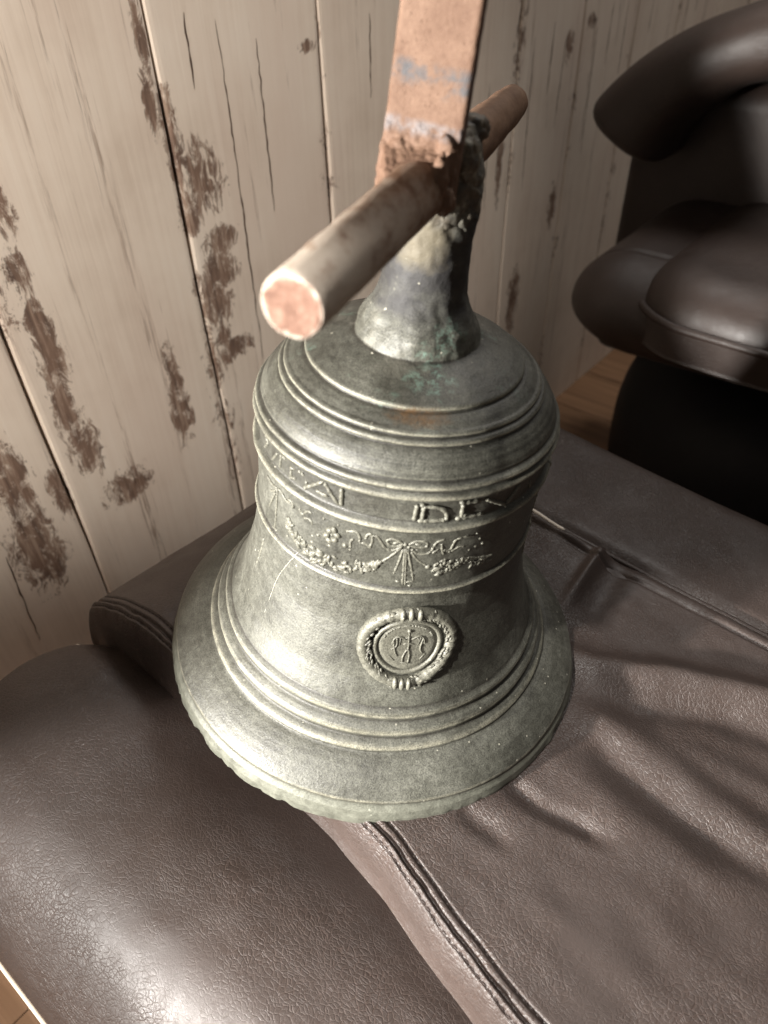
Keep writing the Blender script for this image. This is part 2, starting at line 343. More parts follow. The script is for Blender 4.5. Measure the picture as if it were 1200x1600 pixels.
# drying cracks: thin dark slits with lips, along the planks
CR = [[(-.195,.20),(-.196,.10),(-.193,.02)],[(-.150,.21),(-.152,.13)],[(.05,.21),(.052,.12)],[(.135,.21),(.133,.16)],[(.30,.21),(.302,.17)],[(-.035,.19),(-.033,.03)],[(-.5,.26),(-.502,.19)],[(-.355,.24),(-.352,.05)],[(-.683,.277),(-.682,.238),(-.683,.147),(-.685,.037),(-.685,-.02)],[(-.643,.259),(-.646,.12)],[(-.712,.285),(-.713,.234)],[(-.233,.241),(-.236,.204)],[(-.117,.188),(-.123,.084)],[(-.29,.166),(-.285,.02)],[(.005,.216),(.004,.14)],[(-.993,-.071),(-1.0,-.176)]]
rnd = random.Random(4)
cs = Shape()
for c in CR:
    P = smooth_line(c, 1); P = resample([(x, -.00005, z + .42) for x, z in P], .006)
    P = [Vector((p.x + rnd.uniform(-.0007, .0007), p.y, p.z)) for p in P]
    n = len(P); v = []; f = []
    for i, p in enumerate(P):
        w = .0008 * math.sin(math.pi * (i + .5) / n) ** .5 * rnd.uniform(.4, 1.2)
        v += [(p.x - w, -.0003, p.z), (p.x, -.0004, p.z), (p.x + w, -.0003, p.z)]
    for i in range(n - 1):
        for j in range(2): f.append((i * 3 + j, i * 3 + j + 1, i * 3 + 4 + j, i * 3 + 3 + j))
    cs.add(v, f)
cr = cs.build('crack', M_crack, wall, False); tag(cr, kind='stuff')

# ------------------------------------------------------------------ floor
fm = Matrix.Rotation(math.atan2(-.650, .760), 4, 'Z'); fm.translation = (0, 0, -.4205)
floor = empty('floor', fm); tag(floor, kind='structure')
for j in range(-8, 12):
    y0 = j * .135 - .03
    off = (j * .37) % .9
    for i in range(3):
        a = -.38 + (i - 1) * 1.1 + off
        a, b = max(a, -.40), min(a + 1.1, 1.8)
        if b - a > .05: board('floorboard', y0 + .0008, y0 + .135 - .0008, a + .0005, b - .0005, M_floor, floor, y0=0, th=.014, bev=.0012, along='x')
sub = Shape(); sub.add([(-2.2, -2.4, -.016), (3, -2.4, -.016), (3, 2.4, -.016), (-2.2, 2.4, -.016)], [(0, 1, 2, 3)]); sub.build('subfloor', M_gap, floor, False)

# ------------------------------------------------------------------ padded seat the bell stands on   (x = along the seat, y = across, z from floor)
om = Matrix.Rotation(math.atan2(-.650, .760), 4, 'Z'); om.translation = (0, 0, -.42)
stool = empty('leather_footstool', om)
tag(stool, 'brown leather padded footstool carrying the bronze bell', 'footstool')
H0 = .42
def sdf(x, y, x0, x1, y0, y1, r):
    cx, cy = (x0 + x1) / 2, (y0 + y1) / 2; qx = abs(x - cx) - (x1 - x0) / 2 + r; qy = abs(y - cy) - (y1 - y0) / 2 + r
    return math.hypot(max(qx, 0), max(qy, 0)) + min(max(qx, qy), 0) - r
def edge_drop(d, w, h):
    if d >= w: return 0
    t = 1 - max(d, 0) / w
    return h * (1 - math.sqrt(max(0, 1 - t * t)))
def axis_pts(a, b, n, w):
    # denser near both ends
    m = 26; e = [w * (1 - math.cos(math.pi / 2 * i / m)) for i in range(m)]
    mid = [a + w + (b - a - 2 * w) * i / n for i in range(n + 1)]
    return [a + q for q in e] + mid + [b - q for q in e[::-1]]
def pad(name, x0, x1, y0, y1, r, top, zb, mat, parent, nx=120, ny=120, w=.05, under=.02, Y=None, warp=None):
    X = axis_pts(x0, x1, nx, w); Y = Y or axis_pts(y0, y1, ny, w); cx, cy = (x0 + x1) / 2, (y0 + y1) / 2
    v = []; f = []; NX, NY = len(X), len(Y)
    def snap(x, y):
        ax, ay = (x1 - x0) / 2 - r, (y1 - y0) / 2 - r
        dx, dy = abs(x - cx) - ax, abs(y - cy) - ay
        if dx > 0 and dy > 0:
            # map square corner on to the round corner, rings kept
            k = max(dx, dy); l = math.hypot(dx, dy); s = k / l
            dx *= s; dy *= s
            return cx + math.copysign(ax + dx, x - cx), cy + math.copysign(ay + dy, y - cy)
        return x, y
    for y in Y:
        for x in X:
            px, py = snap(x, y)
            if warp: py = warp(px, py)
            d = -sdf(px, py, x0, x1, y0, y1, r)
            v.append((px, py, top(px, py, d)))
    for j in range(NY - 1):
        for i in range(NX - 1): a = j * NX + i; f.append((a, a + 1, a + NX + 1, a + NX))
    loop = [i for i in range(NX)] + [j * NX + NX - 1 for j in range(1, NY)] + [(NY - 1) * NX + i for i in range(NX - 2, -1, -1)] + [j * NX for j in range(NY - 2, 0, -1)]
    prev = loop; L = len(loop)
    for s in range(1, 9):
        cur = []
        for q in loop:
            x, y, z = v[q]; t = s / 8; k = under * t * t
            nx_, ny_ = (x - cx), (y - cy); l = math.hypot(nx_, ny_) + 1e-9
            cur.append(len(v)); v.append((x - nx_ / l * k, y - ny_ / l * k, z + (zb - z) * t))
        for i in range(L): f.append((prev[i], cur[i], cur[(i + 1) % L], prev[(i + 1) % L]))
        prev = cur
    f.append(tuple(prev))
    return obj(name, v, f, mat, parent)
def nz(x, y, s, seed=0): return noise.noise(Vector((x * s, y * s, seed)))
def slope(p, q): return .0112 - .0935 * .16 * math.tanh(p / .16) - .08 * .16 * math.tanh(q / .16) - (.046 * ((-.115 - p) / .09) ** 1.6 if p < -.115 else 0)
FOLD = [([(.05,.06),(.102,.073),(.138,.095),(.164,.108),(.20,.124),(.30,.15)], .0098, .0115), ([(.10,.050),(.131,.062),(.153,.078),(.175,.09),(.199,.094),(.3,.10)], -.0032, .009),
        ([(.10,.044),(.121,.040),(.163,.038),(.189,.034),(.22,.03),(.3,.02)], .0036, .013), ([(.115,.028),(.131,.025),(.157,.017),(.193,.015),(.224,.018),(.3,.008)], -.0030, .010),
        ([(.105,.004),(.119,.002),(.152,-.001),(.183,-.003),(.25,-.008)], .0018, .013), ([(.100,-.024),(.107,-.026),(.121,-.027),(.141,-.022),(.160,-.021)], -.0030, .0055),
        ([(.088,-.052),(.101,-.054),(.122,-.055)], -.0018, .006), ([(.057,.178),(.058,.160),(.059,.145),(.063,.100)], .0055, .0045), ([(.072,.178),(.075,.14),(.080,.10)], -.0040, .010),
        ([(-.02,.166),(.005,.165),(.025,.162),(.053,.167)], .004, .004), ([(.15,.055),(.21,.060),(.28,.06)], .0016, .010), ([(.16,-.04),(.23,-.045),(.3,-.05)], .0013, .018), ([(.13,-.070),(.2,-.066),(.3,-.07)], .0010, .010)]
def pdist(p, q, line):
    best = 9; tt = 0; n = len(line) - 1
    for i in range(n):
        ax, ay = line[i]; bx, by = line[i + 1]; dx, dy = bx - ax, by - ay
        t = max(0, min(1, ((p - ax) * dx + (q - ay) * dy) / (dx * dx + dy * dy))); d = math.hypot(p - ax - dx * t, q - ay - dy * t)
        if d < best: best = d; tt = (i + t) / n
    return best, tt
def folds(p, q):
    s = 0
    if p < -.03: return 0
    for l, a, w in FOLD:
        if q < min(y for _, y in l) - 3 * w or q > max(y for _, y in l) + 3 * w: continue
        d, t = pdist(p, q, l)
        if d < 3 * w: s += a * math.exp(-(d / w) ** 2) * min(1, t * 5, (1 - t) * 4 + .15)
    return s
QL, QR = -.0925, .174
QE = ([-.2, 0, .035, .078, .122, .148, .34], [-.0915, -.0915, -.0930, -.1005, -.1135, -.1185, -.150])
def qedge(p): return float(np.interp(p, *QE)) + .0018 * nz(p, 0, 28, 3)
def centre_top(p, q, d):
    e = q - qedge(p); z = slope(p, q)
    z -= edge_drop(max(0, e), .008, .030) if e > 0 else .090
    wob = .0006 * nz(p, 2, 45, 5)
    for c, a, w in ((.0060, -.0019, .0008), (.0098, -.0028, .0010), (.0148, -.0016, .0008)):
        z += a * math.exp(-((e - c - wob) / w) ** 2)
    if e < .0095: z += .0014 * nz(p, q, 90, 7) + .0007 * nz(p, q, 190, 2) + .0018 * math.exp(-((e - .0045) / .003) ** 2) * nz(p, 1, 45, 2)
    er = QR - q; z -= edge_drop(max(0, er), .010, .010)
    z += -.0022 * math.exp(-((er - .014) / .0016) ** 2)
    z -= edge_drop(p + .205, .022, .024)
    z += folds(p, q) + .0009 * nz(p, q, 22) + .0005 * nz(p * .6, q, 75, 4)
    return H0 + z
def lpad_top(p, q, d):
    t = (q + .245) / .15
    z = -.042 + .026 * math.sin(math.pi * min(1, max(0, t * .80 + .12))) - .05 * min(p, .1) - .020 * max(0, p - .1)
    z += .014 * max(0, min(1, (q + .17) / .06)) * max(0, min(1, (-.06 - p) / .08))
    dp, dq = max(0, p + .2), max(0, q + .245)
    w = .035 + .045 * dp / (dp + dq + 1e-6)
    if q < -.13 or p < -.1: z -= edge_drop(d, w, w * .86)
    z += .0010 * nz(p, q, 14, 9) + .00035 * nz(p, q, 60, 1)
    return H0 + z
def rpad_top(p, q, d):
    z = slope(p, .174) - .004 - .07 * max(0, q - .180) - .006 * math.exp(-((q - .176) / .006) ** 2) + .0008 * nz(p, q, 18, 6)
    dd = min(d, p + .2 if q < .21 else d)
    z -= edge_drop(d if q > .2 or p < -.15 else .2, .040, .045)
    return H0 + z
def mk_pad(*a, **k): return pad(*a, **k)
mk_pad('centre_pad', -.205, .34, QL - .006, QR + .004, .012, centre_top, .29, M_leather, stool, nx=320, w=.03, Y=[QL - .006 + .0005 * i for i in range(76)] + [QL + .032 + (QR + .004 - .030 - QL - .032) * i / 130 for i in range(1, 131)] + [QR - .026 + .001 * i for i in range(1, 31)], warp=lambda p, q: q + (qedge(p) - QL) * max(0, min(1, 1 - (q - QL - .035) / .10)))
lp = mk_pad('side_pad', -.200, .34, -.245, -.060, .085, lpad_top, .26, M_leather, stool, nx=150, ny=90, w=.08)
mk_pad('side_pad', -.190, .36, .150, .316, .060, rpad_top, .27, M_leather, stool, nx=150, ny=90, w=.05)
body = mk_pad('base', -.17, .32, -.21, .27, .07, lambda p, q, d: .285, .03, M_black, stool, nx=10, ny=10, w=.05, under=.06)
# stitching along the raised edge, along the far seam and the pale welt with loose threads on the end of the pad
st = Shape()
for c in (.0060, .0148):
    p = -.19
    while p < .33:
        qq = [qedge(p + dp) + c + .0006 * nz(p + dp, 2, 45, 5) for dp in (0, .0026)]
        pts = [(p + dp, q, centre_top(p + dp, q, .1) + .0004) for dp, q in zip((0, .0026), qq)]
        mid = (Vector(pts[0]) + Vector(pts[1])) / 2 + Vector((0, 0, .0003))
        st.tube([pts[0], mid, pts[1]], .00032, 5); p += .0036
tag(st.build('stitching', M_darkthread, stool), kind='stuff')
pp = Shape(); line = []
for i in range(200):
    p = -.19 + .53 * i / 199; line.append((p, QR + .0015, rpad_top(p, QR + .0015, .1) + .0028))
pp.tube(line, .0022, 8); pp.build('piping', M_leather, stool)
tp = Shape(); line = [(-.004 + .032 * i / 20, QR - .007, centre_top(-.004 + .032 * i / 20, QR - .007, .1) + .0012) for i in range(21)]  # pale strip laid along the seam, stands in for light on its piping
tp.tube(line, .0013, 8); tag(tp.build('piping_glint', M_glint, stool), 'short pale strip behind the bell, painted light on the seam piping')
wl = Shape(); P = []
for i in range(90):
    a = i / 89
    if a < .35: P.append((-.200, -.10 - .06 * a / .35 * 1.0, 0))
    elif a < .72:
        t = (a - .35) / .37 * math.pi / 2; P.append((-.115 - .085 * math.cos(t), -.160 - .085 * math.sin(t), 0))
    else: P.append((-.115 + .34 * (a - .72) / .28, -.245, 0))
P = [(x - (.0012 if y > -.2 else 0), y - (.0012 if x > -.15 else 0), lpad_top(x, y, 0) - .004 + .0008 * nz(x, y, 120)) for x, y, _ in P]
wl.tube(P, .0013, 8)
rnd = random.Random(2)
for i in range(150):
    k = rnd.randrange(len(P) - 1); q = Vector(P[k]).lerp(Vector(P[k + 1]), rnd.random())
    out = Vector((q.x - .05, q.y + .06, 0)).normalized() if q.y > -.24 else Vector((0, -1, 0))
    e = q + out * rnd.uniform(.001, .003) + Vector((rnd.uniform(-.0015, .0015), rnd.uniform(-.001, .001), rnd.uniform(-.002, .001)))
    wl.tube([q, (q + e) / 2 + Vector((0, 0, .0004)), e], .00022, 4)
wl.build('welt', M_thread, stool)

# ------------------------------------------------------------------ bell
BM = Matrix(((0.99249833, 0, 0.12225822, -0.00863684), (0.00112357, 0.99995777, -0.00912116, 0.01295561), (-0.12225306, 0.00919011, 0.99245641, 0.00563868), (0, 0, 0, 1)))
bell = empty('bell', BM); tag(bell, 'aged grey green bronze bell with raised lettering and a rusty iron crossbar and strap', 'bell')
PROF = [(0, 0.11452), (-0.001, 0.11747), (0.004, 0.12015), (0.01, 0.1202), (0.0145, 0.11905), (0.0165, 0.11769), (0.018, 0.11691), (0.0192, 0.11731), (0.0205, 0.11683), (0.0218, 0.11556), (0.024, 0.11321), (0.027, 0.1091), (0.0295, 0.10458), (0.031, 0.10065), (0.0317, 0.0981), (0.0322, 0.09711), (0.0335, 0.09732), (0.035, 0.09634), (0.036, 0.09438), (0.0366, 0.09261), (0.0375, 0.09212), (0.039, 0.09262), (0.0408, 0.09283), (0.0425, 0.09205), (0.0438, 0.09009), (0.0446, 0.08812), (0.0455, 0.08753), (0.047, 0.08803), (0.0488, 0.08824), (0.0504, 0.08756), (0.0516, 0.0856), (0.0522, 0.08462), (0.0535, 0.08423), (0.058, 0.0821), (0.065, 0.0788), (0.075, 0.07552), (0.085, 0.07312), (0.095, 0.07128), (0.105, 0.06999), (0.114, 0.0692), (0.1176, 0.06871), (0.1184, 0.0696), (0.1197, 0.07059), (0.1209, 0.0697), (0.1216, 0.06871), (0.135, 0.06881), (0.154, 0.06871), (0.1547, 0.06861), (0.1553, 0.0693), (0.156, 0.07039), (0.1574, 0.07128), (0.1586, 0.07059), (0.1594, 0.0692), (0.16, 0.06831), (0.1607, 0.06811), (0.1713, 0.06811), (0.1719, 0.06841), (0.1725, 0.0697), (0.1733, 0.07059), (0.1743, 0.07088), (0.1752, 0.07039), (0.1759, 0.0693), (0.1763, 0.06851), (0.1767, 0.06851), (0.1774, 0.0694), (0.1786, 0.06979), (0.1796, 0.0691), (0.1803, 0.06752), (0.1809, 0.06692), (0.1815, 0.06712), (0.184, 0.06613), (0.187, 0.06415), (0.1895, 0.06158), (0.1905, 0.06009), (0.1911, 0.0589), (0.1916, 0.05881), (0.1921, 0.0596), (0.193, 0.0596), (0.1938, 0.05881), (0.1942, 0.05742), (0.1947, 0.05683), (0.1951, 0.05732), (0.1959, 0.05722), (0.1966, 0.05633), (0.1969, 0.05514), (0.1985, 0.05267), (0.1998, 0.0499), (0.2002, 0.04851), (0.2008, 0.04802), (0.2018, 0.04851), (0.2026, 0.04792), (0.205, 0.04257), (0.2075, 0.03564), (0.2095, 0.0292), (0.2103, 0.0272), (0.2115, 0.0269), (0.214, 0.0263), (0.217, 0.0252), (0.22, 0.0236), (0.223, 0.0217), (0.226, 0.0199), (0.2285, 0.0187), (0.231, 0.0181), (0.245, 0.0172), (0.262, 0.0165), (0.278, 0.0156), (0.288, 0.0135), (0.294, 0.0105), (0.296, 0.0)]
PH = np.array([p[0] for p in PROF]); PR = np.array([p[1] for p in PROF])
def rad(h): return float(np.interp(h, PH[2:], PR[2:]))
def rslope(h): return (rad(h + .0015) - rad(h - .0015)) / .003
def frame(th, h):
    t = R(th); er = Vector((math.cos(t), math.sin(t), 0)); et = Vector((-math.sin(t), math.cos(t), 0)); s = rslope(h)
    tz = (Vector((0, 0, 1)) + er * s).normalized(); return er * rad(h) + Vector((0, 0, h)), et, tz, et.cross(tz).normalized()
def onbell(th, h, off=0):
    p, et, tz, n = frame(th, h); return p + n * off
def lathe_mesh():
    # arc-length resampled profile, lightly smoothed
    pts = [Vector((r, h)) for h, r in PROF]; fine = [pts[0]]
    for a, b in zip(pts, pts[1:]):
        n = max(1, int(round((b - a).length / .0004))); fine += [a.lerp(b, (i + 1) / n) for i in range(n)]
    F = np.array([(q.x, q.y) for q in fine])
    for _ in range(1): F[1:-1] = F[:-2] * .25 + F[1:-1] * .5 + F[2:] * .25
    inner = [(.1140, .004), (.104, .012), (.092, .03), (.08, .06), (.065, .12), (.05, .18), (.02, .20), (.0005, .201)]
    F = np.array([*inner[::-1], *F.tolist()]); ni = len(inner); N = 420; v = []; f = []
    for i, (r, h) in enumerate(F):
        for k in range(N):
            a = 2 * math.pi * k / N; c, s = math.cos(a), math.sin(a); rr, hh = r, h
            if i >= ni:
                q = Vector((r * c, r * s, h))
                rr += .00045 * noise.noise(q * 22) + .00016 * noise.noise(q * 140)
                if h < .017 and r > .11:   # broken, uneven casting edge at the mouth
                    w = max(0, 1 - h / .014); e = noise.noise(Vector((c * 9, s * 9, 3))) ; e2 = noise.noise(Vector((c * 31, s * 31, 8)))
                    e3 = max(0, noise.noise(Vector((c * 21, s * 21, 2))) - .22) + .5 * max(0, noise.noise(Vector((c * 47, s * 47, 5))) - .3); rr += w * (.0014 * e + .0012 * e2 - .0032 * e3); hh += w * (.0022 * e2 + .0014 * e + .0042 * e3)
                if .205 < h < .235: w = min(1, (h - .205) / .008, (.235 - h) / .006); rr += w * (.0011 * noise.noise(q * 75) + .0006 * noise.noise(q * 210))
                if h >= .228:
                    w = min(1, (h - .228) / .02); w2 = max(0, min(1, (h - .250) / .014))
                    rr += w * (.0005 * noise.noise(q * 85) + .0004 * noise.noise(q * 260)) + w2 * (.0012 * noise.noise(q * 95) + .0010 * noise.noise(q * 240))
                    rr += w2 * .0012 * math.exp(-((h - .276) / .012) ** 2)
                    rr = max(rr, 0)
            v.append((rr * c, rr * s, hh))
    for i in range(len(F) - 1):
        for k in range(N):
            a = i * N + k; b = i * N + (k + 1) % N; f.append((a, b, b + N, a + N))
    return v, f
obj('bell_body', *lathe_mesh(), M_bronze, bell)
